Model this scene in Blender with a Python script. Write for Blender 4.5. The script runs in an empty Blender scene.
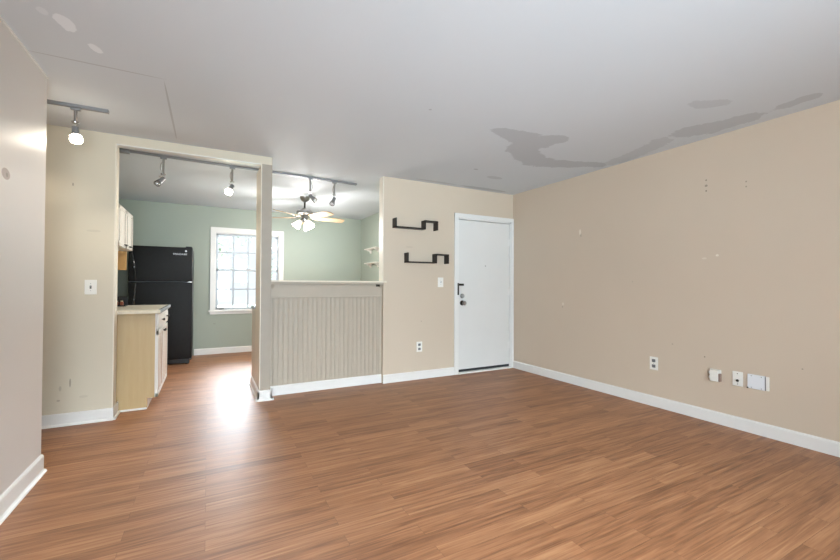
import bpy, bmesh, math, random
from mathutils import Vector, Matrix, Euler
random.seed(7)
S = bpy.context.scene
C = S.collection
PI = math.pi

# ------------------------------------------------------------------ camera
cd = bpy.data.cameras.new('camera'); cam = bpy.data.objects.new('camera', cd); C.objects.link(cam)
cd.sensor_width = 36; cd.lens = 395.3 / 840 * 36; cd.clip_start = .02
R_ = Vector((0.88119341, -0.47273512, 0.00443671)); U_ = Vector((-0.0099284, -0.0091225, 0.9999091)); F_ = Vector((0.47265168, 0.88115735, 0.01273219))
cam.matrix_world = Matrix(((R_.x, U_.x, -F_.x, 0), (R_.y, U_.y, -F_.y, 0), (R_.z, U_.z, -F_.z, 1.157), (0, 0, 0, 1)))
S.camera = cam

# ------------------------------------------------------------------ world, daylight, exposure
W = bpy.data.worlds.new('sky'); S.world = W; W.use_nodes = True
bg = W.node_tree.nodes['Background']; bg.inputs[0].default_value = (.84, .93, 1, 1)
# overcast sky: dim hazy horizon, much brighter overhead
_n = W.node_tree.nodes; _l = W.node_tree.links
_tc = _n.new('ShaderNodeTexCoord'); _sp = _n.new('ShaderNodeSeparateXYZ'); _mr = _n.new('ShaderNodeMapRange')
_l.new(_tc.outputs['Generated'], _sp.inputs[0]); _l.new(_sp.outputs[2], _mr.inputs[0])
_mr.inputs[1].default_value = .12; _mr.inputs[2].default_value = .26; _mr.inputs[3].default_value = .75; _mr.inputs[4].default_value = 26
_l.new(_mr.outputs[0], bg.inputs[1])
S.view_settings.view_transform = 'Standard'; S.view_settings.look = 'None'
S.view_settings.gamma = 1; S.view_settings.use_curve_mapping = False
S.view_settings.exposure = 0.66

def area(name, loc, rot, sx, sy, power, col=(1, 1, 1)):
    l = bpy.data.lights.new(name, 'AREA'); l.shape = 'RECTANGLE'; l.size = sx; l.size_y = sy; l.energy = power; l.color = col
    o = bpy.data.objects.new(name, l); C.objects.link(o); o.location = loc; o.rotation_euler = rot
    return o
# first lamp: daylight entering by the living room's rear windows (behind the camera)
area('rear_window_daylight', (.4, -2.12, 1.35), (math.radians(90), 0, math.radians(-12)), 2.1, 1.7, 66, (.76, .90, 1))
area('ceiling_fill_beam', (.4, -1.98, 1.0), (math.radians(104), 0, math.radians(-16)), 2.1, .8, 28, (.72, .88, 1)).data.spread = math.radians(75)  # added upward fill beam that brightens the far ceiling

def point(name, loc, power, col=(1, .9, .76), r=.03, spot=None, aim=None):
    l = bpy.data.lights.new(name, 'SPOT' if spot else 'POINT'); l.energy = power; l.color = col; l.shadow_soft_size = r
    if spot: l.spot_size = math.radians(spot); l.spot_blend = .6
    o = bpy.data.objects.new(name, l); C.objects.link(o); o.location = loc
    if aim is not None: o.rotation_euler = (Vector(aim)).to_track_quat('-Z', 'Y').to_euler()
    return o

# ------------------------------------------------------------------ materials
def srgb(r, g, b):
    f = lambda c: (c / 255 / 12.92) if c / 255 <= .04045 else ((c / 255 + .055) / 1.055) ** 2.4
    return (f(r), f(g), f(b), 1)
class NT:
    def __init__(s, name):
        s.m = bpy.data.materials.new(name); s.m.use_nodes = True; s.t = s.m.node_tree
        s.b = s.t.nodes['Principled BSDF']
    def n(s, typ, **kw):
        x = s.t.nodes.new(typ)
        for k, v in kw.items():
            if k.startswith('i_'): x.inputs[int(k[2:])].default_value = v
            else: setattr(x, k, v)
        return x
    def l(s, a, b): s.t.links.new(a, b)
    def coords(s, scale=(1, 1, 1)):
        tc = s.n('ShaderNodeTexCoord'); mp = s.n('ShaderNodeMapping'); mp.inputs['Scale'].default_value = scale
        s.l(tc.outputs['Object'], mp.inputs[0]); return mp.outputs[0]
    def math(s, op, a, b=None, c=None):
        x = s.n('ShaderNodeMath', operation=op)
        for i, v in enumerate((a, b, c)):
            if v is None: continue
            if isinstance(v, (int, float)): x.inputs[i].default_value = v
            else: s.l(v, x.inputs[i])
        return x.outputs[0]
    def mix(s, fac, a, b):
        x = s.n('ShaderNodeMix', data_type='RGBA')
        if isinstance(fac, (int, float)): x.inputs[0].default_value = fac
        else: s.l(fac, x.inputs[0])
        for v, i in ((a, 6), (b, 7)):
            if isinstance(v, tuple): x.inputs[i].default_value = v
            else: s.l(v, x.inputs[i])
        return x.outputs[2]
    def noise(s, vec, scale, detail=3, rough=.5):
        x = s.n('ShaderNodeTexNoise'); x.inputs['Scale'].default_value = scale; x.inputs['Detail'].default_value = detail
        x.inputs['Roughness'].default_value = rough; s.l(vec, x.inputs['Vector']); return x.outputs['Fac']
    def bump(s, h, strength, dist=.01):
        x = s.n('ShaderNodeBump'); x.inputs['Strength'].default_value = strength; x.inputs['Distance'].default_value = dist
        s.l(h, x.inputs['Height']); s.l(x.outputs[0], s.b.inputs['Normal'])
def simple(name, col, rough=.5, metal=0, noise=.04, nscale=12, bump=0, spec=.5, scale=(1, 1, 1)):
    k = NT(name); v = k.coords(scale); f = k.noise(v, nscale)
    dark = tuple(c * (1 - noise * 2) for c in col[:3]) + (1,); lite = tuple(min(1, c * (1 + noise)) for c in col[:3]) + (1,)
    k.l(k.mix(f, dark, lite), k.b.inputs['Base Color'])
    k.b.inputs['Roughness'].default_value = rough; k.b.inputs['Metallic'].default_value = metal
    k.b.inputs['Specular IOR Level'].default_value = spec
    if bump: k.bump(k.noise(v, nscale * 8), bump, .003)
    return k.m
def emis(name, col, strength):
    k = NT(name); k.b.inputs['Base Color'].default_value = col; k.b.inputs['Emission Color'].default_value = col
    k.b.inputs['Emission Strength'].default_value = strength; k.b.inputs['Roughness'].default_value = .3
    return k.m

def paint(name, col, marks=(), axes=(0, 2), rough=.55, spec=.35, mott=.03, blobs=()):
    """wall paint; marks = list of (u, v, ru, rv, colour, strength, wobble) in world metres on the wall's two axes"""
    k = NT(name); tc = k.n('ShaderNodeTexCoord'); v = tc.outputs['Object']
    sep = k.n('ShaderNodeSeparateXYZ'); k.l(v, sep.inputs[0])
    big = k.noise(v, 1.3, 2); fine = k.noise(v, 40, 2)
    a = tuple(c * (1 - mott) for c in col[:3]) + (1,); b = tuple(min(1, c * (1 + mott)) for c in col[:3]) + (1,)
    c = k.mix(big, a, b)
    wob = k.noise(v, 7, 4, .6); wob2 = k.noise(v, 2.6, 3, .6)
    for (u, w, ru, rw, mc, st, wb) in marks:
        du = k.math('DIVIDE', k.math('SUBTRACT', sep.outputs[axes[0]], u), ru)
        dw = k.math('DIVIDE', k.math('SUBTRACT', sep.outputs[axes[1]], w), rw)
        d = k.math('SQRT', k.math('ADD', k.math('MULTIPLY', du, du), k.math('MULTIPLY', dw, dw)))
        if wb:
            d = k.math('ADD', d, k.math('MULTIPLY', k.math('SUBTRACT', wob, .5), wb))
            d = k.math('ADD', d, k.math('MULTIPLY', k.math('SUBTRACT', wob2, .5), wb))
        mr = k.n('ShaderNodeMapRange'); mr.inputs[1].default_value = 1.04; mr.inputs[2].default_value = .90
        mr.inputs[3].default_value = 0; mr.inputs[4].default_value = st; k.l(d, mr.inputs[0])
        c = k.mix(mr.outputs[0], c, mc)
    for (mc, st, wb, balls) in blobs:          # stains whose patches flow into one another
        tot = None
        for (u, w, ru, rw) in balls:
            du = k.math('DIVIDE', k.math('SUBTRACT', sep.outputs[axes[0]], u), ru)
            dw = k.math('DIVIDE', k.math('SUBTRACT', sep.outputs[axes[1]], w), rw)
            g = k.math('EXPONENT', k.math('MULTIPLY', k.math('ADD', k.math('MULTIPLY', du, du), k.math('MULTIPLY', dw, dw)), -.7))
            tot = g if tot is None else k.math('ADD', tot, g)
        tot = k.math('ADD', tot, k.math('MULTIPLY', k.math('SUBTRACT', k.noise(v, 13, 6, .7), .5), wb * 1.7))
        mr = k.n('ShaderNodeMapRange'); mr.inputs[1].default_value = .44; mr.inputs[2].default_value = .56
        mr.inputs[3].default_value = 0; mr.inputs[4].default_value = st; k.l(tot, mr.inputs[0])
        c = k.mix(mr.outputs[0], c, mc)
    k.l(c, k.b.inputs['Base Color'])
    k.b.inputs['Roughness'].default_value = rough; k.b.inputs['Specular IOR Level'].default_value = spec
    k.bump(fine, .12, .002)
    return k.m

BEIGE = srgb(205, 190, 170); TAN = srgb(206, 190, 170)
DK = srgb(110, 98, 84); WT = srgb(232, 224, 210)
M = {}
M['wall_right'] = paint('beige_paint_right', TAN, [
    (3.162, 1.78, .012, .035, WT, .8, 0), (3.15, 1.74, .006, .02, DK, .5, 0),
    (1.842, 2.078, .006, .008, DK, .7, 0), (1.842, 2.03, .012, .01, DK, .6, 0), (1.842, 1.985, .007, .008, DK, .7, 0),
    (1.553, 2.0, .006, .007, DK, .5, 0), (1.553, 1.96, .006, .007, DK, .5, 0),
    (1.76, 1.42, .012, .01, WT, .8, 0), (1.86, 1.40, .02, .008, WT, .4, 0), (3.412, .935, .01, .02, WT, .7, 0), (3.42, .90, .008, .012, DK, .35, 0),
    (1.86, .545, .006, .006, DK, .7, 0), (1.22, .56, .006, .005, DK, .5, 0), (2.13, .62, .006, .005, DK, .5, 0), (3.443, .03, .02, .05, DK, .5, 0),
    (2.52, 1.2, .006, .006, DK, .3, 0)], axes=(1, 2))
M['wall'] = paint('beige_paint_back', BEIGE, [(2.33, .71, .006, .006, DK, .5, 0), (2.16, 1.62, .05, .012, DK, .10, .3)])
M['wall_open'] = paint('beige_paint_opening', srgb(210, 201, 181), [
    (-.989, 1.975, .005, .014, DK, .6, .3), (-.988, .341, .006, .035, DK, .5, .5), (-1.05, .30, .008, .02, DK, .25, .5),
    (-1.06, .205, .012, .008, DK, .35, 0), (-.90, .22, .03, .01, DK, .12, 0), (-.85, 1.60, .05, .01, DK, .12, 0)])
M['wall_stub'] = paint('beige_paint_semigloss', srgb(216, 210, 204), [(2.709, 1.702, .05, .03, srgb(140, 112, 100), .8, .5), (2.72, 1.70, .012, .012, DK, .8, 0)], axes=(1, 2), rough=.42, spec=.5)
M['green'] = paint('sage_green_paint', srgb(163, 172, 160), [(.1, .5, .02, .01, DK, .25, 0)])
M['bead'] = simple('taupe_beadboard_paint', srgb(183, 172, 155), .5, noise=.03)
M['post'] = simple('taupe_post_paint', srgb(164, 154, 139), .5, noise=.04)
M['trim'] = simple('white_trim_paint', srgb(230, 229, 225), .32, noise=.015)
M['sash'] = simple('shaded_sash_vinyl', srgb(186, 194, 202), .4, noise=.02)  # sash drawn greyer: its shade against the bright panes is in the colour
M['reveal'] = simple('cream_reveal_paint', srgb(230, 222, 205), .45, noise=.02)
M['door'] = simple('white_door_paint', srgb(224, 223, 219), .38, noise=.02, nscale=3)
M['plate'] = simple('white_plastic', srgb(236, 234, 226), .35, noise=.01)
M['plate_cool'] = simple('cool_white_plastic', srgb(226, 229, 232), .35, noise=.01)
M['slot'] = simple('dark_slot', srgb(60, 58, 55), .6)
M['nickel'] = simple('brushed_nickel', srgb(165, 163, 160), .3, 1, noise=.05)
M['steel'] = simple('grey_painted_steel', srgb(150, 152, 155), .42, .6, noise=.03)
M['dkmetal'] = simple('aged_bronze_metal', srgb(70, 66, 60), .35, .9, noise=.08)
M['espresso'] = simple('espresso_laminate', srgb(38, 30, 25), .5, noise=.12, scale=(1, 1, 8))
M['blackapp'] = simple('black_pebbled_enamel', srgb(17, 17, 18), .38, noise=.3, nscale=26, bump=1, spec=.3)
M['blackplas'] = simple('black_plastic', srgb(38, 38, 40), .22, noise=.05)
M['gasket'] = simple('grey_gasket', srgb(120, 122, 122), .6)
M['whitecab'] = simple('white_cabinet_paint', srgb(226, 222, 214), .42, noise=.03)
M['taupe'] = simple('taupe_plastic', srgb(140, 118, 106), .5)
M['rubber'] = simple('black_rubber', srgb(48, 50, 52), .7)
M['counter'] = simple('grey_laminate_worktop', srgb(160, 165, 168), .25, noise=.15, nscale=60)
M['counter_top'] = simple('cream_laminate_top', srgb(214, 206, 186), .3, noise=.05, nscale=40)
M['counter_edge'] = simple('cream_laminate_edge', srgb(212, 200, 174), .4, noise=.08, nscale=30)
M['glow'] = emis('lit_bulb_glass', (1, .90, .74, 1), 20)
M['shadeglow'] = emis('lit_frosted_glass', (1, .93, .80, 1), 3.5)
M['bark'] = simple('tree_bark', srgb(98, 102, 106), .9, noise=.3)
M['leaf'] = simple('tree_leaves', srgb(92, 108, 84), .7, noise=.3, nscale=3)
M['lawn'] = simple('lawn', srgb(72, 80, 62), .95, noise=.2, nscale=2)
M['brownjar'] = simple('reddish_brown_ceramic', srgb(150, 80, 55), .3, noise=.1)
M['mark'] = simple('silver_lettering', srgb(200, 200, 200), .35, .3)

def maple(name, c1, c2, scale=(14, 14, 1.2), rough=.45):
    k = NT(name); v = k.coords(scale); f = k.noise(v, 2.4, 5, .6)
    k.l(k.mix(f, c1, c2), k.b.inputs['Base Color']); k.b.inputs['Roughness'].default_value = rough; return k.m
M['maple'] = maple('maple_veneer', srgb(182, 154, 108), srgb(198, 174, 130))
M['orangewood'] = maple('orange_maple_veneer', srgb(196, 146, 84), srgb(214, 168, 104))
M['panelwood'] = maple('cabinet_panel_wood', srgb(168, 122, 92), srgb(196, 152, 118))
M['blade'] = maple('light_maple_blade', srgb(176, 148, 116), srgb(192, 166, 134), (6, 6, 6))

def glass(name, rough=0, tint=(1, 1, 1, 1), alpha=.12):
    k = NT(name); k.t.nodes.remove(k.b)
    tr = k.n('ShaderNodeBsdfTransparent'); tr.inputs[0].default_value = tint
    gl = k.n('ShaderNodeBsdfGlossy'); gl.inputs['Roughness'].default_value = rough
    fr = k.n('ShaderNodeFresnel'); fr.inputs[0].default_value = 1.45; mx = k.n('ShaderNodeMixShader')
    k.l(k.math('ADD', fr.outputs[0], alpha * .1), mx.inputs[0]); k.l(tr.outputs[0], mx.inputs[1]); k.l(gl.outputs[0], mx.inputs[2])
    k.l(mx.outputs[0], k.t.nodes['Material Output'].inputs[0]); return k.m
M['glass'] = glass('window_glass')
M['lampglass'] = glass('clear_lamp_glass', .15, (.86, .86, .86, 1), 1.5)

# ceiling paint: grey-white with old water stains, putty spots and a taped joint
GREYST = srgb(176, 181, 186); PUT = srgb(240, 244, 248)
M['ceiling'] = paint('ceiling_paint', srgb(210, 216, 221), [
    
    (3.0, 3.72, .11, .05, GREYST, .5, .5), (2.60, 3.55, .03, .02, GREYST, .8, .3), (3.25, 4.22, .40, .05, GREYST, .7, .5), (2.5, 4.22, .3, .03, GREYST, .5, .5),
    (-.58, 2.93, .34, .007, srgb(184, 187, 190), .8, 0), (-.257, 3.53, .007, .58, srgb(180, 184, 187), .8, 0), (1.42, 2.5, .012, .012, GREYST, .8, 0), (-.80, 2.35, .03, .008, GREYST, .6, .2)],
    axes=(0, 1), rough=.7, spec=.25, mott=.02, blobs=[
    (PUT, .75, .7, [(-.64, 2.50, .028, .04), (-.625, 2.555, .028, .045), (-.56, 2.715, .022, .03), (-.545, 2.75, .015, .02)]), (PUT, .35, .7, [(-.70, 2.47, .02, .03)]),
    (GREYST, .65, .7, [(2.15, 2.57, .10, .05), (2.28, 2.58, .12, .09), (2.48, 2.62, .13, .13), (2.66, 2.60, .10, .10), (2.70, 2.45, .09, .06),
                        (2.60, 2.85, .13, .10), (2.80, 2.95, .14, .13), (3.02, 3.04, .14, .11), (3.22, 2.98, .13, .10), (3.42, 2.90, .12, .09), (3.62, 2.80, .12, .07)]),
    (GREYST, .4, .9, [(3.70, 2.62, .08, .12), (3.66, 2.42, .09, .12), (3.60, 2.22, .09, .10), (3.52, 2.06, .08, .08)]),
    (GREYST, .55, .8, [(3.50, 1.86, .09, .10), (3.58, 1.74, .12, .10), (3.60, 1.58, .10, .10), (3.60, 1.45, .08, .07), (3.60, 1.22, .05, .08), (3.58, 1.10, .05, .06)]),
    (GREYST, .4, .6, [(3.05, 1.52, .09, .05), (3.14, 1.43, .07, .05)])])

def floor_mat():
    k = NT('wood_laminate'); tc = k.n('ShaderNodeTexCoord'); v = tc.outputs['Object']
    br = k.n('ShaderNodeTexBrick'); br.offset = .37; br.offset_frequency = 2; k.l(v, br.inputs['Vector'])
    br.inputs['Scale'].default_value = 1; br.inputs['Brick Width'].default_value = .9; br.inputs['Row Height'].default_value = .085
    br.inputs['Mortar Size'].default_value = .0009; br.inputs['Mortar Smooth'].default_value = .2; br.inputs['Bias'].default_value = 0
    br.inputs['Color1'].default_value = (0, 0, 0, 1); br.inputs['Color2'].default_value = (1, 1, 1, 1); br.inputs['Mortar'].default_value = (.5, .5, .5, 1)
    rnd = br.outputs['Color']
    # shift the grain by plank
    off = k.n('ShaderNodeVectorMath', operation='MULTIPLY_ADD'); k.l(rnd, off.inputs[0]); off.inputs[1].default_value = (7, 3, 5); k.l(v, off.inputs[2])
    mp = k.n('ShaderNodeMapping'); mp.inputs['Scale'].default_value = (1.0, 24, 1); k.l(off.outputs[0], mp.inputs[0])
    g1 = k.noise(mp.outputs[0], 1.6, 5, .62)
    mp2 = k.n('ShaderNodeMapping'); mp2.inputs['Scale'].default_value = (.7, 9, 1); k.l(off.outputs[0], mp2.inputs[0])
    nz = k.n('ShaderNodeTexNoise'); nz.inputs['Scale'].default_value = 1.5; nz.inputs['Detail'].default_value = 2; nz.inputs['Distortion'].default_value = .25
    k.l(mp2.outputs[0], nz.inputs['Vector'])
    rings = k.math('FRACT', k.math('MULTIPLY', nz.outputs['Fac'], 7))
    rings = k.math('POWER', k.math('ABSOLUTE', k.math('SUBTRACT', rings, .5)), 1.4)
    t = k.math('ADD', k.math('MULTIPLY', g1, .95), k.math('MULTIPLY', rings, .38))
    mp3 = k.n('ShaderNodeMapping'); mp3.inputs['Scale'].default_value = (2.2, 95, 1); k.l(off.outputs[0], mp3.inputs[0])
    pores = k.noise(mp3.outputs[0], 1.7, 3, .6)
    t = k.math('ADD', t, k.math('MULTIPLY', k.math('SUBTRACT', pores, .5), .45))
    t = k.math('ADD', t, k.math('MULTIPLY', k.math('SUBTRACT', rnd, .5), .22))
    cr = k.n('ShaderNodeValToRGB'); e = cr.color_ramp.elements
    e[0].position = .26; e[0].color = srgb(118, 76, 48); e[1].position = .95; e[1].color = srgb(192, 143, 102)
    x = e.new(.56); x.color = srgb(160, 110, 75)
    k.l(t, cr.inputs[0])
    c = k.mix(k.math('MULTIPLY', br.outputs['Fac'], .55), cr.outputs[0], srgb(84, 55, 36))
    k.l(c, k.b.inputs['Base Color'])
    k.l(k.math('ADD', k.math('MULTIPLY', g1, .16), .37), k.b.inputs['Roughness'])
    k.b.inputs['Specular IOR Level'].default_value = .5
    k.bump(k.math('SUBTRACT', g1, k.math('MULTIPLY', br.outputs['Fac'], .5)), .22, .0025)
    return k.m
M['floor'] = floor_mat()

# ------------------------------------------------------------------ mesh helpers
class MB:
    def __init__(s): s.bm = bmesh.new()
    def box(s, x0, x1, y0, y1, z0, z1, bev=0, seg=2):
        g = bmesh.ops.create_cube(s.bm, size=1); vs = g['verts']
        for v in vs:
            v.co = Vector((x0 + (v.co.x + .5) * (x1 - x0), y0 + (v.co.y + .5) * (y1 - y0), z0 + (v.co.z + .5) * (z1 - z0)))
        if bev:
            es = list({e for v in vs for e in v.link_edges})
            bmesh.ops.bevel(s.bm, geom=es, offset=bev, segments=seg, affect='EDGES', profile=.5)
        return s
    def cone(s, a, b, r1, r2, n=24, caps=True):
        a = Vector(a); b = Vector(b); d = b - a
        q = d.to_track_quat('Z', 'Y').to_matrix().to_4x4()
        bmesh.ops.create_cone(s.bm, cap_ends=caps, segments=n, radius1=r1, radius2=r2, depth=d.length, matrix=Matrix.Translation((a + b) / 2) @ q)
        return s
    def sphere(s, c, r, sc=(1, 1, 1), n=20):
        bmesh.ops.create_uvsphere(s.bm, u_segments=n, v_segments=n // 2 + 2, radius=r, matrix=Matrix.Translation(c) @ Matrix.Diagonal((*sc, 1)))
        return s
    def tube(s, pts, r, n=10):
        pts = [Vector(p) for p in pts]; rings = []
        for i, p in enumerate(pts):
            d = (pts[min(i + 1, len(pts) - 1)] - pts[max(i - 1, 0)]).normalized()
            q = d.to_track_quat('Z', 'Y')
            rr = r[i] if isinstance(r, (list, tuple)) else r
            rings.append([s.bm.verts.new(p + q @ Vector((math.cos(2 * PI * k / n) * rr, math.sin(2 * PI * k / n) * rr, 0))) for k in range(n)])
        for A, B in zip(rings, rings[1:]):
            for k in range(n): s.bm.faces.new((A[k], A[(k + 1) % n], B[(k + 1) % n], B[k]))
        s.bm.faces.new(rings[0][::-1]); s.bm.faces.new(rings[-1]); return s
    def lathe(s, c, prof, n=28, q=None):
        c = Vector(c); rings = []
        for r, z in prof:
            ring = []
            for k in range(n):
                v = Vector((math.cos(2 * PI * k / n) * r, math.sin(2 * PI * k / n) * r, z))
                if q is not None: v = q @ v
                ring.append(s.bm.verts.new(c + v))
            rings.append(ring)
        for A, B in zip(rings, rings[1:]):
            for k in range(n): s.bm.faces.new((A[k], A[(k + 1) % n], B[(k + 1) % n], B[k]))
        if prof[0][0] > 1e-4: s.bm.faces.new(rings[0][::-1])
        if prof[-1][0] > 1e-4: s.bm.faces.new(rings[-1])
        return s
    def prism(s, poly, ax, a, b):
        """extrude a polygon of 2D points along axis ax from a to b"""
        def P(u, v, w):
            return {0: (w, u, v), 1: (u, w, v), 2: (u, v, w)}[ax]
        A = [s.bm.verts.new(P(u, v, a)) for u, v in poly]; B = [s.bm.verts.new(P(u, v, b)) for u, v in poly]
        n = len(poly)
        for i in range(n): s.bm.faces.new((A[i], A[(i + 1) % n], B[(i + 1) % n], B[i]))
        s.bm.faces.new(A[::-1]); s.bm.faces.new(B); return s
    def build(s, name, mat, parent=None, smooth=False, loc=None):
        bmesh.ops.recalc_face_normals(s.bm, faces=s.bm.faces)
        me = bpy.data.meshes.new(name); s.bm.to_mesh(me); s.bm.free(); me.materials.append(mat)
        if smooth:
            for p in me.polygons: p.use_smooth = True
            me.set_sharp_from_angle(angle=math.radians(35))
        o = bpy.data.objects.new(name, me); C.objects.link(o)
        if parent is not None: o.parent = parent; o.matrix_parent_inverse = parent.matrix_world.inverted() if False else Matrix.Identity(4)
        if loc: o.location = loc
        return o
def tag(o, label=None, cat=None, group=None, kind=None):
    if label: o['label'] = label
    if cat: o['category'] = cat
    if group: o['group'] = group
    if kind: o['kind'] = kind
    return o
def empty(name, loc, label, cat, group=None, rz=0):
    o = bpy.data.objects.new(name, None); C.objects.link(o); o.location = loc; o.rotation_euler = (0, 0, rz); o.empty_display_size = .1
    return tag(o, label, cat, group)
def struct(mb, name, mat, label, cat='wall', parent=None):
    o = mb.build(name, mat, parent)
    if parent is None: tag(o, label, cat, kind='structure')
    return o
def copy_tree(o, parent=None):
    c = o.copy(); C.objects.link(c); c.parent = parent
    for ch in [x for x in bpy.data.objects if x.parent == o]: copy_tree(ch, c)
    return c

# ------------------------------------------------------------------ dimensions
H = 2.44
XR, YB, YO, XL, YK, XD, XK = 3.803, 4.305, 4.22, -.893, 7.40, 2.65, -1.25
YREAR = -2.2; XH = -2.6; T = .12

struct(MB().box(XH - T, XR + T, YREAR - T, YK + T, -.06, 0), 'floor', M['floor'], 'brown wood laminate floor running through both rooms', 'floor')
struct(MB().box(XH - T, XR + T, YREAR - T, YK + T, H, H + .08), 'ceiling', M['ceiling'], 'off-white ceiling with grey water stains and putty spots', 'ceiling')

# right wall
struct(MB().box(XR, XR + T, YREAR, YB + T, 0, H), 'wall_right', M['wall_right'], 'long bare tan wall on the right', 'wall')
# door wall, with the door opening
DX0, DX1, DZ = 2.866, 3.762, 2.045
w = MB().box(1.82, DX0, YB, YB + T, 0, H).box(DX1, XR, YB, YB + T, 0, H).box(DX0, DX1, YB, YB + T, DZ, H)
struct(w, 'wall_back', M['wall'], 'beige wall with the entry door and dark shelves', 'wall')
struct(MB().box(1.812, 1.82, YB, YB + T, 1.20, H), 'trim_1', M['reveal'], 'cream end face of the door wall above the bar', 'trim')
# wall with the kitchen opening
JX0, JX1, HZ = -.712, .458, 2.362
w = MB().box(XH, JX0, YO, YO + T, 0, H).box(JX0, .563, YO, YO + .08, HZ, H)
struct(w, 'wall_front', M['wall_open'], 'beige wall and header around the kitchen opening', 'wall')
struct(MB().box(JX1 + .008, .563, YO, YO + .42, 0, HZ), 'wall_pillar', M['post'], 'narrow taupe post between kitchen opening and bar', 'wall')
struct(MB().box(JX1, JX1 + .008, YO + .001, YO + .42, 0, HZ), 'trim_2', M['reveal'], 'cream side face of the narrow post', 'trim')
struct(MB().box(JX0, JX0 + .008, YO + .001, YO + T, 0, HZ), 'trim_3', M['reveal'], 'white jamb at left of the kitchen opening', 'trim')
struct(MB().box(JX0 + .008, JX1, YO + .001, YO + .08, HZ - .008, HZ), 'trim_4', M['trim'], 'white underside of the kitchen opening header', 'trim')
# stub wall near the camera at left
struct(MB().box(XL - T, XL, YREAR, 3.25, 0, H), 'wall_left', M['wall_stub'], 'near beige semi-gloss wall at the left edge', 'wall')
struct(MB().box(XL, XL + .006, YREAR, 3.25, H - .012, H), 'trim_5', M['trim'], 'thin white caulk line on top of the near left wall', 'trim')
# unseen closing walls
struct(MB().box(XH - T, XH, YREAR, YO + T, 0, H), 'wall_hall_left', M['wall_open'], 'beige wall of the side hall', 'wall')
w = MB().box(XH - T, -.7, YREAR - T, YREAR, 0, H).box(1.5, XR + T, YREAR - T, YREAR, 0, H).box(-.7, 1.5, YREAR - T, YREAR, 0, .5).box(-.7, 1.5, YREAR - T, YREAR, 2.2, H)
struct(w, 'wall_rear', M['wall'], 'beige wall with a wide window behind the camera', 'wall')
# kitchen and dining walls
WX0, WX1, WZ0, WZ1 = .095, 1.125, .72, 2.03
w = MB().box(XK - T, WX0, YK, YK + T, 0, H).box(WX1, XD + T, YK, YK + T, 0, H).box(WX0, WX1, YK, YK + T, 0, WZ0).box(WX0, WX1, YK, YK + T, WZ1, H)
struct(w, 'wall_kitchen_back', M['green'], 'sage green kitchen wall with the window', 'wall')
struct(MB().box(XK - T, XK, YO + T, YK, 0, H), 'wall_kitchen_left', M['green'], 'green kitchen wall behind the cabinets', 'wall')
struct(MB().box(XD, XD + T, YB + T, YK, 0, H), 'wall_kitchen_right', M['green'], 'pale green dining wall with corner shelves', 'wall')
struct(MB().box(1.82, XD, YB + T, YB + T + .02, 0, H), 'wall_dining_front', M['green'], 'green inner face of the door wall', 'wall')

# baseboards: body with rounded top, plus a quarter-round shoe
def baseboard(name, axis, a, b, face, sgn, label, h=.100, shoe=True):
    t = .014
    prof = [(face, 0), (face + sgn * t, 0), (face + sgn * t, h - .014), (face + sgn * t * .6, h - .004), (face, h)]
    m = MB(); m.prism(prof, axis, a, b)
    if shoe:
        s0 = face + sgn * t
        m.prism([(s0, 0), (s0 + sgn * .016, 0), (s0 + sgn * .0145, .008), (s0 + sgn * .009, .014), (s0, .018)], axis, a, b + (.0 if axis else 0))
    return struct(m, name, M['trim'], label, 'baseboard')
baseboard('baseboard_right', 1, YREAR, YB - .015, XR, -1, 'white baseboard along the tan right wall', shoe=False)
baseboard('baseboard_back', 0, 1.82, 2.815, YB, -1, 'white baseboard between the bar and the entry door', shoe=False)
baseboard('baseboard_front', 0, XH, JX0 + .014, YO, -1, 'white baseboard left of the kitchen opening')
baseboard('baseboard_left', 1, YREAR, 3.25, XL, 1, 'white baseboard on the near left wall', h=.108)
baseboard('baseboard_kitchen', 0, -.19, XD, YK, -1, 'white baseboard under the kitchen window', shoe=False)
m = MB()
m.prism([(YO, 0), (YO - .014, 0), (YO - .014, .086), (YO - .008, .096), (YO, .100)], 0, JX1 - .014, .577)
m.prism([(YO - .014, 0), (YO - .030, 0), (YO - .024, .012), (YO - .014, .018)], 0, JX1 - .030, .593)
m.prism([(JX1, 0), (JX1 - .014, 0), (JX1 - .014, .086), (JX1 - .008, .096), (JX1, .100)], 1, YO - .014, 4.97)
m.prism([(JX1 - .014, 0), (JX1 - .030, 0), (JX1 - .024, .012), (JX1 - .014, .018)], 1, YO - .030, 4.97)
m.box(.563, .577, YO - .014, YO + .13, 0, .1)
struct(m, 'baseboard_post', M['trim'], 'white baseboard wrapping the narrow post', 'baseboard')
m = MB().box(JX0, JX0 + .014, YO - .012, YO + .20, 0, .10, .004).box(JX0 + .014, JX0 + .03, YO - .02, YO + .2, 0, .016)
struct(m, 'baseboard_jamb', M['trim'], 'short white baseboard return at the left jamb', 'baseboard')

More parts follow.
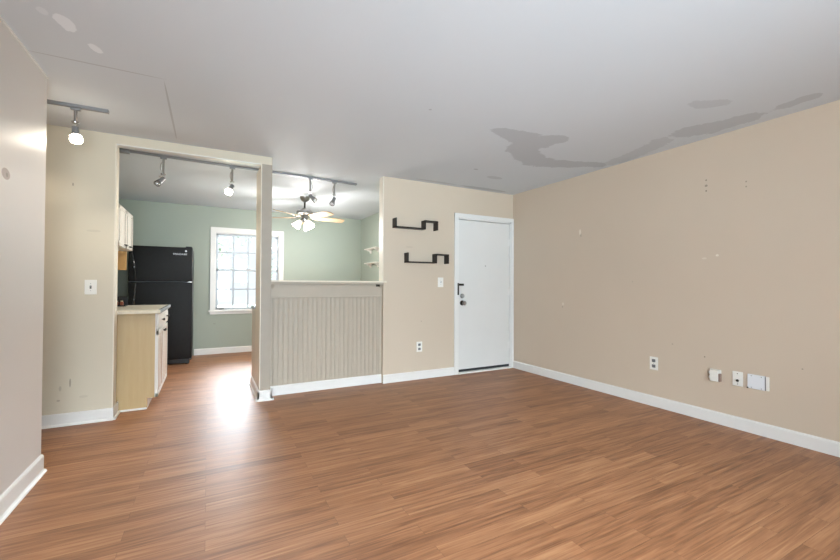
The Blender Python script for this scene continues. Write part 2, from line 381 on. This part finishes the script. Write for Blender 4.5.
# ------------------------------------------------------------------ half wall with beadboard, apron and ledge
YF = 4.372
struct(MB().box(.563, 1.82, YF + .015, YF + .11, 0, 1.172), 'wall_half', M['green'], 'half wall under the bar ledge', 'wall')
bp = empty('beadboard_panel', (1.19, YF, 0), 'taupe vertical beadboard facing of the half wall', 'wall panel')
m = MB(); x = .563; prof = [(.563, YF)]
pitch = .0505; nb = int((1.82 - .563) / pitch) + 1
while x < 1.82 - .001:
    x1 = min(x + pitch, 1.82)
    prof += [(x, YF - .010), (x1 - .017, YF - .010), (x1 - .014, YF - .0070), (x1 - .011, YF - .0106), (x1 - .006, YF - .0106), (x1 - .002, YF - .0070)]
    x = x1
prof += [(1.82, YF - .010), (1.82, YF)]
m.prism([(a - 1.19, b - YF) for a, b in prof], 2, .095, 1.03)
m.build('bead_panel', M['bead'], bp)
MB().box(-.627, .63, -.022, 0, 1.02, 1.160, .003).box(-.627, .63, -.03, -.021, 1.015, 1.028, .002).build('apron_board', M['bead'], bp)
MB().box(.600, .63, -.017, 0, .1, 1.02, .002).build('end_stile', M['bead'], bp)
baseboard('baseboard_bar', 0, .563, 1.82, YF - .010, -1, 'white baseboard under the beadboard half wall', shoe=False)

lg = empty('bar_ledge', (1.2, 4.4, 1.172), 'cream painted ledge on top of the beadboard half wall', 'ledge')
MB().box(-.637, .612, -.135, .20, .011, .029, .004).box(.61, .646, -.135, -.082, .011, .029, .004).build('ledge_board', M['reveal'], lg)
MB().box(-.637, .618, -.114, -.03, -.010, .011, .003).build('cove_moulding', M['bead'], lg)
for xx in (-.612, .600):
    MB().prism([(-.1, -.010), (-.053, -.010), (-.053, -.075), (-.058, -.076), (-.060, -.05), (-.066, -.042), (-.072, -.022), (-.098, -.018)], 0, xx - .018, xx + .018).build('corbel', M['bead'], lg)
# dark screw bracket under right end
MB().box(.545, .575, -.10, -.04, -.036, -.010, .003).build('bracket', M['dkmetal'], lg)['label'] = 'small dark metal bracket under the right end'

# ------------------------------------------------------------------ entry door (structure) with hardware
d = empty('door_1', (DX0, YB, 0), 'white flat entry door in a white casing', 'door'); d['kind'] = 'structure'
W_ = DX1 - DX0
m = MB().box(-.056, .004, -.018, 0, 0, DZ + .052, .004).box(W_ - .004, W_ + .041, -.018, 0, 0, DZ + .052, .004).box(-.056, W_ + .041, -.0185, 0, DZ - .004, DZ + .052, .004)
m.build('door_casing', M['trim'], d)
m = MB().box(.001, .018, 0, .12, 0, DZ - .001).box(W_ - .018, W_ - .001, 0, .12, 0, DZ - .001).box(.001, W_ - .001, 0, .12, DZ - .02, DZ - .001)
m.box(.001, .034, .0545, .12, 0, DZ - .002).box(W_ - .034, W_ - .001, .0545, .12, 0, DZ - .002).box(.001, W_ - .001, .0545, .12, DZ - .045, DZ - .002)
m.build('door_jamb', M['trim'], d)
MB().box(.023, W_ - .021, .012, .054, .055, DZ - .027, .002).build('door_panel', M['door'], d)
MB().box(.018, W_ - .018, .016, .05, .022, .055, .002).build('door_sweep', M['rubber'], d)['label'] = 'dark rubber sweep along the door bottom'
MB().box(.0, W_, -.03, .10, 0, .022, .005).build('threshold', M['trim'], d)
h = MB().cone((.078, .012, 1.016), (.078, -.004, 1.016), .031, .028).cone((.078, -.003, 1.016), (.078, -.012, 1.016), .020, .018).build('deadbolt', M['nickel'], d, True)
MB().box(.074, .082, -.024, -.012, .998, 1.034, .002).build('thumb_turn', M['nickel'], h)
k = MB().cone((.078, .012, .925), (.078, .0, .925), .034, .032).cone((.078, .0, .925), (.078, -.03, .925), .013, .013).build('knob_rose', M['dkmetal'], d, True)
MB().lathe((.078, -.026, .925), [(.012, 0), (.022, -.0), (.029, .012), (.030, .022), (.022, .034), (.0005, .038)], q=Euler((PI / 2, 0, 0)).to_quaternion()).build('door_knob', M['nickel'], k, True)
MB().box(-.014, .006, -.026, -.006, 1.03, 1.185, .002).build('strike_bar', M['dkmetal'], d)['label'] = 'dark vertical strike plate on the casing edge'
MB().box(-.012, .078, -.034, .012, 1.150, 1.178, .004).build('door_guard', M['dkmetal'], d)['label'] = 'dark swing guard latch across the door edge'
MB().cone((W_ / 2 + .01, .012, 1.42), (W_ / 2 + .01, .007, 1.42), .008, .007, 16).build('peephole', M['nickel'], d)
for z in (.32, 1.06, 1.76):
    MB().cone((W_ - .020, .004, z - .045), (W_ - .020, .004, z + .045), .006, .006, 12).box(W_ - .046, W_ - .020, .009, .0125, z - .045, z + .045).build('hinge', M['trim'], d, True)

# ------------------------------------------------------------------ kitchen window
wn = empty('window_1', (0, YK, 0), 'white double-hung kitchen window with grid panes', 'window'); wn['kind'] = 'structure'
m = MB().box(.030, WX0 + .012, -.020, 0, WZ0, WZ1 + .075, .004).box(WX1 - .012, 1.190, -.020, 0, WZ0, WZ1 + .075, .004).box(.030, 1.190, -.021, 0, WZ1 - .012, WZ1 + .075, .004)
m.build('window_casing', M['trim'], wn)
MB().box(.01, 1.21, -.045, .03, WZ0 - .022, WZ0 + .006, .005).box(.03, 1.19, -.018, 0, WZ0 - .065, WZ0 - .022, .003).build('window_sill', M['trim'], wn)
MB().box(WX0, WX0 + .02, 0, T, WZ0, WZ1).box(WX1 - .02, WX1, 0, T, WZ0, WZ1).box(WX0, WX1, 0, T, WZ1 - .02, WZ1).box(WX0, WX1, .03, T, WZ0, WZ0 + .012).build('window_jamb', M['trim'], wn)
def sash(y, z0, z1, name):
    a, b = WX0 + .02, WX1 - .02
    f = MB().box(a, a + .032, y, y + .03, z0, z1, .003).box(b - .032, b, y, y + .03, z0, z1, .003).box(a, b, y, y + .03, z0, z0 + .034, .003).box(a, b, y, y + .03, z1 - .034, z1, .003)
    gx0, gx1, gz0, gz1 = a + .032, b - .032, z0 + .034, z1 - .034
    for i in (1, 2, 3):
        xx = gx0 + (gx1 - gx0) * i / 4; f.box(xx - .013, xx + .013, y + .006, y + .024, gz0, gz1)
    zz = (gz0 + gz1) / 2; f.box(gx0, gx1, y + .005, y + .025, zz - .013, zz + .013)
    s = f.build('sash', M['sash'], wn)
    MB().box(gx0 - .004, gx1 + .004, y + .013, y + .017, gz0 - .004, gz1 + .004).build('pane', M['glass'], s)
    return s
sash(.065, 1.375, WZ1 - .02, 'u'); lo = sash(.032, WZ0 + .012, 1.412, 'l')
MB().box(.58, .64, .02, .045, 1.410, 1.424, .003).box(.60, .65, .014, .024, 1.420, 1.430, .002).build('sash_lock', M['nickel'], lo)
MB().box(.16, .24, .018, .034, WZ0 + .016, WZ0 + .030, .003).build('sash_lift', M['dkmetal'], lo)

# rear window (behind the camera)
wr = empty('window_2', (0, YREAR - T, 0), 'wide white window behind the camera', 'window'); wr['kind'] = 'structure'
f = MB().box(-.7, -.65, .03, .08, .5, 2.2).box(1.45, 1.5, .03, .08, .5, 2.2).box(-.7, 1.5, .03, .08, .5, .55).box(-.7, 1.5, .03, .08, 2.15, 2.2).box(.37, .43, .03, .08, .5, 2.2)
f.build('window_frame', M['trim'], wr); MB().box(-.66, 1.46, .045, .051, .54, 2.16).build('pane', M['glass'], wr)

# ------------------------------------------------------------------ fridge
fr = empty('refrigerator', (-.96, 6.62, 0), 'black pebbled top-freezer refrigerator against the green wall', 'refrigerator')
FW, FH = .762, 1.685; SZ = 1.186
MB().box(.004, FW - .004, .075, .73, .05, FH - .012, .006).build('cabinet_body', M['blackapp'], fr)
MB().box(.008, FW - .008, .062, .078, .06, FH - .02).build('door_gasket', M['gasket'], fr)
fd = MB().box(0, FW, 0, .064, SZ + .006, FH, .014, 3).build('freezer_door', M['blackapp'], fr, True)
rd = MB().box(0, FW, 0, .064, .085, SZ - .006, .014, 3).build('fridge_door', M['blackapp'], fr, True)
def handle(z1, z0, bow0, parent):
    n = 14; pts = []
    for i in range(n + 1):
        t = i / n; z = z0 + (z1 - z0) * t
        b = math.sin(PI * min(1, max(0, t))) ** .6
        u = (1 - t) if bow0 else t
        pts.append((.030 + .055 * math.sin(PI / 2 * (1 - u)), -.006 - .048 * b, z))
    return MB().tube(pts, [.010 + .006 * math.sin(PI * i / n) for i in range(n + 1)], 10).build('door_handle', M['blackplas'], parent, True)
handle(FH - .04, SZ + .02, False, fd); handle(SZ - .02, .62, True, rd)
MB().box(.03, FW - .03, .03, .08, .012, .08, .006).build('toe_grille', M['blackplas'], fr)
for xx in (.06, FW - .06):
    MB().cone((xx, .06, 0), (xx, .06, .03), .022, .016, 14).build('levelling_foot', M['blackplas'], fr)
    MB().cone((xx, .66, 0), (xx, .66, .055), .022, .018, 14).build('levelling_foot', M['blackplas'], fr)
MB().box(FW - .09, FW - .01, .01, .10, FH, FH + .014, .004).build('hinge_cover', M['blackplas'], fr)
MB().box(FW - .06, FW - .004, -.002, .075, SZ - .006, SZ + .006, .002).build('centre_hinge', M['nickel'], fr)
MB().cone((FW - .085, .002, FH - .055), (FW - .085, -.003, FH - .055), .013, .013, 20).build('round_emblem', M['mark'], fd)
tc_ = bpy.data.curves.new('brand_lettering', 'FONT'); tc_.body = 'FRIGIDAIRE'; tc_.size = .034; tc_.extrude = .001; tc_.align_x = 'RIGHT'
tmp = bpy.data.objects.new('tmp', tc_); C.objects.link(tmp); bpy.context.view_layer.update()
me_ = bpy.data.meshes.new_from_object(tmp.evaluated_get(bpy.context.evaluated_depsgraph_get())); bpy.data.objects.remove(tmp)
to = bpy.data.objects.new('brand_lettering', me_); C.objects.link(to); to.parent = fd; me_.materials.clear(); me_.materials.append(M['mark']); to.location = (FW - .07, -.002, FH - .112); to.rotation_euler = (PI / 2, 0, 0)

# ------------------------------------------------------------------ base cabinet at left
def shaker(mb_list, parent, y0, y1, z0, z1, xf, name='door', wood='panelwood', slats=2, knob=None, knobmat='dkmetal'):
    """frame-and-panel front facing +X, local coords"""
    fr_ = .038
    m = MB().box(xf, xf + .019, y0, y0 + fr_, z0, z1, .002).box(xf, xf + .019, y1 - fr_, y1, z0, z1, .002)
    m.box(xf, xf + .019, y0, y1, z0, z0 + fr_, .002).box(xf, xf + .019, y0, y1, z1 - fr_, z1, .002)
    w_ = (y1 - y0 - 2 * fr_)
    for i in range(slats):
        c = y0 + fr_ + w_ * (i + 1) / (slats + 1); s = w_ / (slats + 1) * .2
        m.box(xf + .002, xf + .016, c - s, c + s, z0 + fr_, z1 - fr_, .002)
    o = m.build(name, M['whitecab'], parent)
    MB().box(xf, xf + .013, y0 + fr_ - .003, y1 - fr_ + .003, z0 + fr_ - .003, z1 - fr_ + .003).build('centre_panel', M[wood], o)
    if knob:
        MB().cone((xf + .017, knob[0], knob[1]), (xf + .030, knob[0], knob[1]), .005, .005, 10).sphere((xf + .036, knob[0], knob[1]), .013, (.7, 1, 1), 14).build('knob', M[knobmat], o, True)
    return o
bc = empty('base_cabinet', (-1.03, 4.43, 0), 'maple base cabinet with white doors beside the kitchen opening', 'cabinet')
CW, CD = .96, .60
MB().box(-.215, CD - .055, .0, .018, 0, .883).box(CD - .056, CD, 0, .018, .098, .883).build('end_panel', M['maple'], bc)
MB().box(-.215, CD - .002, .018, CW - .018, .10, .883).box(.004, CD, CW - .018, CW, .10, .883).build('carcass', M['maple'], bc)
MB().box(CD - .075, CD - .056, .019, CW, 0, .098).build('toe_kick', M['trim'], bc)['label'] = 'white toe kick board'
MB().box(.0, CD - .056, -.012, -.0005, 0, .016, .003).build('shoe_moulding', M['trim'], bc)
MB().box(CD - .001, CD + .006, 0, CW, .098, .883, .001).build('face_frame', M['whitecab'], bc)
hw = CW / 2
for i in (0, 1):
    y0, y1 = i * hw + .004, (i + 1) * hw - .004
    shaker(None, bc, y0, y1, .10, .715, CD + .007, 'door', knob=(y1 - .03 if i == 0 else y0 + .03, .68))
    o = MB().box(CD + .007, CD + .026, y0, y1, .733, .874, .004).box(CD + .02, CD + .030, y0 + .03, y1 - .03, .762, .852, .004).build('drawer', M['whitecab'], bc)
    MB().cone((CD + .028, (y0 + y1) / 2, .807), (CD + .045, (y0 + y1) / 2, .807), .005, .005, 10).sphere((CD + .05, (y0 + y1) / 2, .807), .014, (.7, 1, 1), 14).build('knob', M['dkmetal'], o, True)
wt = empty('worktop', (-1.035, 4.36, .884), 'grey laminate worktop with cream edge on the base cabinet', 'worktop')
MB().box(-.21, .635, .001, 1.06, .003, .034, .002).build('top_slab', M['counter_top'], wt)
MB().box(.632, .655, .001, 1.06, .001, .036, .004).build('front_nosing', M['counter'], wt)['label'] = 'grey front nosing'
MB().box(-.21, .650, -.006, .001, 0, .034, .002).build('edge_band', M['counter_edge'], wt)['label'] = 'cream laminate edge facing the living room'

# upper cabinets
uc = empty('wall_cabinet', (-1.038, 4.45, 1.505), 'short white wall cabinet with slatted doors, high on the left', 'cabinet')
UD, UH, UW = .30, .385, .78
MB().box(-.21, UD, 0, UW, 0, UH, .002).build('carcass', M['whitecab'], uc)
for i in (0, 1):
    y0, y1 = i * UW / 2 + .003, (i + 1) * UW / 2 - .003
    o = shaker(None, uc, y0, y1, .003, UH - .003, UD, 'door', wood='whitecab', slats=1)
    yy = y1 - .10 if i == 0 else y0 + .14
    MB().tube([(UD + .018, yy, .03), (UD + .036, yy, .032), (UD + .036, yy + .08, .032), (UD + .018, yy + .08, .03)], .005, 8).build('door_pull', M['dkmetal'], o, True)
    for ya in (y0 + .051, y1 - .058): MB().box(UD + .0165, UD + .0185, ya, ya + .007, .05, UH - .05).build('dark_inlay', M['dkmetal'], o)
wc = empty('wooden_wall_cabinet', (-1.038, 5.24, 1.305), 'shallow orange maple wall cabinet hanging below the white wall cabinet', 'cabinet')
MB().box(-.21, .262, 0, .02, 0, .57, .001).build('side_panel', M['orangewood'], wc)
MB().box(0, .245, .02, .085, 0, .02).box(0, .245, .02, .085, .55, .57).box(-.21, .015, .02, .085, .02, .55).build('carcass', M['orangewood'], wc)

# things at the back of the worktop, between wall and fridge
rk = empty('counter_rack', (-.815, 5.15, .921), 'low black rack on the worktop in front of the fridge', 'rack')
MB().box(-.085, .06, .06, .075, 0, .10, .003).box(-.085, .06, -.06, .075, 0, .012, .003).build('rack_frame', M['blackplas'], rk)
def jar(x, y, lab):
    e = empty('spice_jar', (x, y, .9335), lab, 'jar', 'small jars on the black rack')
    MB().lathe((0, 0, 0), [(.014, 0), (.016, .004), (.016, .030), (.010, .036)], 16).build('jar_body', M['brownjar'], e, True)
    MB().cone((0, 0, .036), (0, 0, .046), .011, .011, 14).build('lid', M['counter_edge'], e)
jar(-.795, 5.14, 'reddish-brown jar at the right end of the black counter rack')
jar(-.84, 5.14, 'reddish-brown jar at the left end of the black counter rack')

# ------------------------------------------------------------------ kitchen side of the half wall: peninsula cabinet and worktop
pc = empty('peninsula_cabinet', (JX1, 4.642, 0), 'cream ended peninsula cabinet behind the narrow post', 'cabinet')
MB().box(0, .018, .0, .36, .0, .885).build('end_panel', M['counter_top'], pc)
MB().box(.018, 1.34, .0, .36, .1, .885).box(.018, 1.34, 0, .30, 0, .1).build('carcass', M['maple'], pc)
for i in range(3):
    MB().box(.03 + i * .437, .455 + i * .437, .36, .378, .12, .87, .003).build('door', M['whitecab'], pc)
pw = empty('peninsula_worktop', (JX1, 4.642, .887), 'grey worktop of the peninsula peeking past the narrow post', 'worktop')
MB().box(-.014, 1.345, .0, .405, 0, .036, .004).build('top_slab', M['counter'], pw)

# ------------------------------------------------------------------ floating shelves by the door (S-shaped)
def wshelf(x0, ztop, L, hh, lab):
    e = empty('wall_shelf', (x0, YB, ztop - hh), lab, 'shelf', 'S-shaped wall shelves beside the door')
    t = .014; dp = .10; a = L * .70
    u = .012
    MB().box(0, t, -dp, 0, 0, hh, .001).build('left_upright', M['espresso'], e)
    MB().box(0, a, -dp, 0, 0, t, .001).build('lower_board', M['espresso'], e)
    MB().box(a - t, a, -dp, 0, .0, hh, .001).build('middle_upright', M['espresso'], e)
    MB().box(a - t, L, -dp, 0, hh - t, hh, .001).build('upper_board', M['espresso'], e)
    MB().box(L - t, L, -dp, 0, .0, hh, .001).build('right_upright', M['espresso'], e)
    return e
wshelf(1.932, 1.948, .578, .112, 'upper dark brown S-shaped wall shelf left of the door')
wshelf(2.090, 1.544, .580, .118, 'lower dark brown S-shaped wall shelf left of the door')

# corner shelves on dining wall
for z, lab in ((1.80, 'upper small white corner shelf on the dining wall'), (1.54, 'lower small white corner shelf on the dining wall')):
    e = empty('corner_shelf', (XD, 6.42, z), lab, 'shelf', 'white shelves on the dining wall')
    MB().box(-.10, 0, 0, .54, 0, .02, .004).build('shelf_board', M['whitecab'], e)
    for yy in (.05, .42):
        MB().prism([(0, 0), (-.09, 0), (-.09, -.02), (-.04, -.03), (-.02, -.07), (0, -.07)], 1, yy - .012, yy + .012).build('bracket', M['whitecab'], e)

# ------------------------------------------------------------------ switch and outlet plates
def plate_local(wd, ht, mat, parent, t=.006, name='cover_plate'):
    return MB().box(-wd / 2, wd / 2, -t, 0, -ht / 2, ht / 2, .0025).build(name, mat, parent)
def switch(loc, rz, lab, dark=False):
    e = empty('light_switch', loc, lab, 'light switch', rz=rz)
    plate_local(.08, .122, M['plate'], e)
    t = MB().box(-.006, .006, -.009, -.004, -.013, .013, .001).build('toggle_slot', M['slot' if dark else 'plate_cool'], e)
    MB().prism([(-.006, -.006), (-.020, .004), (-.018, .010), (-.006, .006)], 0, -.004, .004).build('toggle', M['gasket'], e)
    for z in (-.03, .03): MB().cone((0, -.0055, z), (0, -.0075, z), .003, .003, 10).build('screw', M['steel'], e)
switch((-.864, YO, 1.127), 0, 'white light switch on the wall left of the kitchen opening', True)
switch((2.605, YB, 1.193), 0, 'white light switch below the dark shelves beside the door')
def outlet(loc, rz, lab):
    e = empty('power_outlet', loc, lab, 'outlet', rz=rz)
    plate_local(.08, .125, M['plate'], e)
    for z in (.026, -.026):
        r = MB().box(-.017, .017, -.0085, -.004, z - .015, z + .015, .004).build('receptacle', M['gasket'], e)
        MB().box(-.008, -.005, -.0092, -.0082, z - .004, z + .008).box(.005, .008, -.0092, -.0082, z - .004, z + .008).cone((0, -.0082, z - .009), (0, -.0092, z - .009), .003, .003, 10).build('slots', M['slot'], r)
    MB().cone((0, -.0055, 0), (0, -.0075, 0), .003, .003, 10).build('screw', M['steel'], e)
RR = -PI / 2   # plates on the right wall: local -Y (outwards) points to world -X
outlet((2.302, YB, .397), 0, 'white power outlet low on the wall left of the door')
outlet((XR, 2.302, .412), RR, 'white power outlet low on the tan right wall, nearest the corner')
# phone box with plug
e = empty('phone_jack', (XR, 1.775, .405), 'boxy white phone jack with adapter on the right wall', 'phone jack', rz=RR)
plate_local(.085, .10, M['plate'], e)
MB().box(-.030, .034, -.038, -.006, -.048, .046, .004).build('adapter_body', M['plate'], e)
MB().box(.034, .046, -.036, -.006, -.045, .020, .001).build('side_port', M['taupe'], e)
MB().box(-.046, -.030, -.022, -.006, -.03, -.008, .003).box(-.046, -.030, -.022, -.006, .006, .03, .003).build('clip', M['plate_cool'], e)
MB().box(-.034, -.030, -.030, -.012, -.004, .004).build('jack_hole', M['slot'], e)
e = empty('cable_outlet', (XR, 1.617, .407), 'white coaxial cable wall plate between phone jack and blank cover', 'cable outlet', rz=RR)
plate_local(.072, .118, M['plate'], e)
MB().cone((0, -.005, -.014), (0, -.018, -.014), .0075, .0075, 12).cone((0, -.006, -.014), (0, -.009, -.014), .011, .011, 6).build('coax_connector', M['dkmetal'], e)
for z in (-.042, .042): MB().cone((0, -.0055, z), (0, -.0075, z), .0035, .0035, 10).build('screw', M['dkmetal'], e)
e = empty('blank_plate', (XR, 1.487, .407), 'wide blank white cover plate, nearest the camera on the right wall', 'wall plate', rz=RR)
MB().box(-.062, .050, -.012, 0, -.056, .056, .003).build('cover_plate', M['plate_cool'], e)
MB().box(.050, .056, -.010, 0, -.054, .054).build('gap', M['gasket'], e)
MB().box(.056, .076, -.008, 0, -.054, .054, .002).build('side_strip', M['plate'], e)
for a, b in ((-.035, .045), (.03, .045), (-.035, -.045), (.03, -.045)): MB().cone((a, -.012, b), (a, -.0135, b), .0035, .0035, 10).build('screw', M['steel'], e)
MB().cone((-.06, -.004, -.052), (-.06, -.014, -.052), .006, .006, 10).build('cable_nub', M['slot'], e)

# ------------------------------------------------------------------ track lights
def track(p0, p1, lab, feed=False):
    p0 = Vector(p0); p1 = Vector(p1); L = (p1 - p0).length; rz = math.atan2(p1.y - p0.y, p1.x - p0.x)
    e = empty('track_rail', (p0.x, p0.y, H), lab, 'track light rail', rz=rz)
    MB().prism([(-.018, -.0005), (.018, -.0005), (.018, -.020), (.007, -.020), (.007, -.010), (-.007, -.010), (-.007, -.020), (-.018, -.020)], 0, 0, L).build('rail', M['steel'], e)
    MB().box(L - .004, L + .006, -.020, .020, -.022, 0, .002).build('end_cap', M['steel'], e)
    if feed: MB().box(-.03, .055, -.030, .030, -.034, -.0005, .003).build('feed_box', M['steel'], e)
    return e
track((-.73, 4.648), (1.643, 4.793), 'grey ceiling track rail over the kitchen side of the bar', True)
track((-1.75, 3.66), (-.665, 3.66), 'short grey ceiling track rail left of the kitchen opening')

def spot_head(x, y, tilt, az, lit, lab, drop=.085, power=6, grp='track spotlights over the bar', s=1.0):
    """stem, curled arm, bulb holder and glass-nosed lamp"""
    e = empty('track_spotlight', (x, y, H - .022), lab, 'spotlight', grp)
    MB().box(-.028, .028, -.012, .012, -.018, 0, .003).build('track_adapter', M['steel'], e)
    MB().cone((0, 0, -.018), (0, 0, -drop), .011, .009, 14).cone((0, 0, -drop), (0, 0, -drop - .012), .024, .020, 16).build('stem', M['nickel'], e, True)
    dx, dy = math.cos(az), math.sin(az)
    # loop arm
    pts = []
    for i in range(11):
        a = PI * i / 10
        pts.append((dx * (.026 * math.sin(a)) , dy * (.026 * math.sin(a)), -.030 - (drop - .022) * i / 10))
    MB().tube(pts, .0035, 8).build('wire_loop', M['nickel'], e, True)
    top = Vector((dx * .01, dy * .01, -drop - .012))
    d_ = Vector((dx * math.sin(tilt), dy * math.sin(tilt), -math.cos(tilt)))
    back = top - d_ * .01 + Vector((dx * -.012, dy * -.012, -.032))
    MB().tube([top + Vector((0, 0, .004)), top + Vector((dx * .03, dy * .03, -.018)), back + d_ * .01], .0035, 8).build('swivel_arm', M['nickel'], e, True)
    q = (d_).to_track_quat('Z', 'Y')
    h = MB().lathe(back, [(.010, 0), (.020, .004), (.021, .05), (.026, .062), (.026, .07)], 20, q).build('lamp_housing', M['steel'], e, True)
    MB().lathe(back, [(.022, .068), (.034, .078), (.038, .105), (.033, .118), (.0005, .122)] if lit else [(.022, .068), (.030, .078), (.032, .100), (.026, .110), (.0005, .112)], 20, q).build('bulb', M['glow'] if lit else M['lampglass'], h, True)
    if lit:
        pos = Vector((x, y, H - .02)) + back + d_ * .15
        lp = point('spotlight_glow', pos, power, r=.035, spot=150, aim=d_)
    return e
A = math.radians
spot_head(-.402, 4.668, A(40), A(200), False, 'unlit track spotlight left of the kitchen opening centre', drop=.165)
spot_head(.220, 4.706, A(30), A(215), True, 'lit track spotlight nearest the narrow post', drop=.155, power=10)
spot_head(1.062, 4.757, A(45), A(-20), False, 'track spotlight above the ceiling fan, angled right', drop=.155)
spot_head(1.360, 4.775, A(28), A(205), False, 'track spotlight at the right end of the kitchen rail', drop=.155)
spot_head(-.850, 3.66, A(15), A(-60), True, 'glowing track spotlight near the left wall edge', drop=.10, power=10, grp='spotlight on the short left rail')

spot_head(-1.35, 3.66, A(15), A(90), True, 'added fill spotlight on the short rail, unseen behind the near left wall', drop=.10, power=4, grp='spotlight on the short left rail')  # added unseen lamp, brightens the side hall and the floor at left

# ------------------------------------------------------------------ ceiling fan
FX, FY = 1.24, 5.9
cf = empty('ceiling_fan', (FX, FY, H), 'nickel ceiling fan with maple blades and lit glass shades', 'ceiling fan')
MB().lathe((0, 0, 0), [(.072, -.0005), (.070, -.02), (.050, -.055), (.022, -.075), (.015, -.08)], 28).build('canopy', M['nickel'], cf, True)
MB().cone((0, 0, -.075), (0, 0, -.17), .013, .013, 16).build('downrod', M['dkmetal'], cf, True)
MB().lathe((0, 0, -.165), [(.03, 0), (.045, -.012), (.10, -.03), (.118, -.055), (.118, -.085), (.095, -.105), (.06, -.115), (.05, -.12)], 32).build('motor_housing', M['nickel'], cf, True)
for i in range(5):
    a = A(5 + 72 * i); ca, sa = math.cos(a), math.sin(a)
    blade = MB(); pts = []
    outline = [(.15, -.045), (.20, -.058), (.40, -.066), (.54, -.068), (.60, -.052), (.615, 0), (.60, .052), (.54, .068), (.40, .066), (.20, .058), (.15, .045)]
    lo_, hi_ = [], []
    for r, t in outline:
        z = -.300 - t * .24
        x, y = r * ca - t * sa, r * sa + t * ca
        lo_.append(blade.bm.verts.new((x, y, z - .004))); hi_.append(blade.bm.verts.new((x, y, z + .004)))
    n = len(lo_)
    blade.bm.faces.new(lo_[::-1]); blade.bm.faces.new(hi_)
    for q_ in range(n): blade.bm.faces.new((lo_[q_], lo_[(q_ + 1) % n], hi_[(q_ + 1) % n], hi_[q_]))
    b = blade.build('blade', M['blade'], cf)
    MB().tube([(.085 * ca, .085 * sa, -.285), (.13 * ca, .13 * sa, -.300), (.20 * ca, .20 * sa, -.308)], [.012, .010, .014], 8).build('blade_iron', M['nickel'], b, True)
MB().lathe((0, 0, -.295), [(.045, 0), (.05, -.02), (.062, -.035), (.058, -.06), (.03, -.075), (.012, -.085)], 24).build('light_kit', M['nickel'], cf, True)
for i in range(3):
    a = A(-62 + 120 * i)
    dr = Vector((math.cos(a), math.sin(a), 0)); base = dr * .055 + Vector((0, 0, -.345)); ax = (dr * .75 + Vector((0, 0, -1))).normalized()
    q = ax.to_track_quat('Z', 'Y')
    MB().tube([dr * .03 + Vector((0, 0, -.335)), base, base + ax * .02], .009, 8).build('lamp_arm', M['nickel'], cf, True)
    MB().lathe(base + ax * .015, [(.018, 0), (.026, .01), (.040, .045), (.050, .08), (.060, .105), (.056, .106), (.046, .08), (.035, .045), (.018, .012)], 22, q).build('glass_shade', M['shadeglow'], cf, True)
    MB().sphere(base + ax * .07, .024).build('bulb', M['glow'], cf, True)
    pos = Vector((FX, FY, H)) + base + ax * .17
    point('fan_lamp_glow', pos, 19, (1, .97, .94), .07)
MB().tube([(.02, 0, -.38), (.02, 0, -.50)], .0015, 6).sphere((.02, 0, -.505), .007).build('pull_chain', M['nickel'], cf)

# ------------------------------------------------------------------ outdoors, seen through the kitchen window
struct(MB().box(-14, 14, YK + T + .02, 34, -.55, -.45), 'ground', M['lawn'], 'pale lawn outside the kitchen window', 'ground')
def tree(x, y, h, lab, seed, n=900):
    rnd = random.Random(seed); e = empty('garden_tree', (x, y, -.45), lab, 'tree', 'trees outside the kitchen window')
    m = MB(); m.tube([(0, 0, 0), (.05, 0, h * .3), (0, .05, h * .62), (.1, 0, h * .9)], [.13, .10, .07, .03], 8)
    tips = []
    for i in range(16):
        z = h * (.25 + .6 * i / 16); a = rnd.random() * 6.28; L = rnd.uniform(.9, 1.7)
        p = [(0, 0, z), (math.cos(a) * L * .5, math.sin(a) * L * .5, z + .3), (math.cos(a) * L, math.sin(a) * L, z + rnd.uniform(.3, .8))]
        m.tube(p, [.04, .025, .01], 6); tips += p[1:]
    m.build('trunk', M['bark'], e, True)
    l = MB()
    for i in range(n):
        c = Vector(rnd.choice(tips)) + Vector([rnd.gauss(0, .32) for _ in range(3)])
        q = Euler([rnd.random() * 6 for _ in range(3)]).to_quaternion(); s = rnd.uniform(.05, .10)
        vs = [l.bm.verts.new(c + q @ Vector(v)) for v in ((-s, 0, 0), (0, -s * .45, .01), (s, 0, 0), (0, s * .45, .01))]
        l.bm.faces.new(vs)
    l.build('foliage', M['leaf'], e)
tree(-.6, 13.0, 5.0, 'thin leafy tree seen in the left panes of the kitchen window', 3)
tree(3.6, 17.5, 4.2, 'thin leafy tree seen in the right panes of the kitchen window', 5)
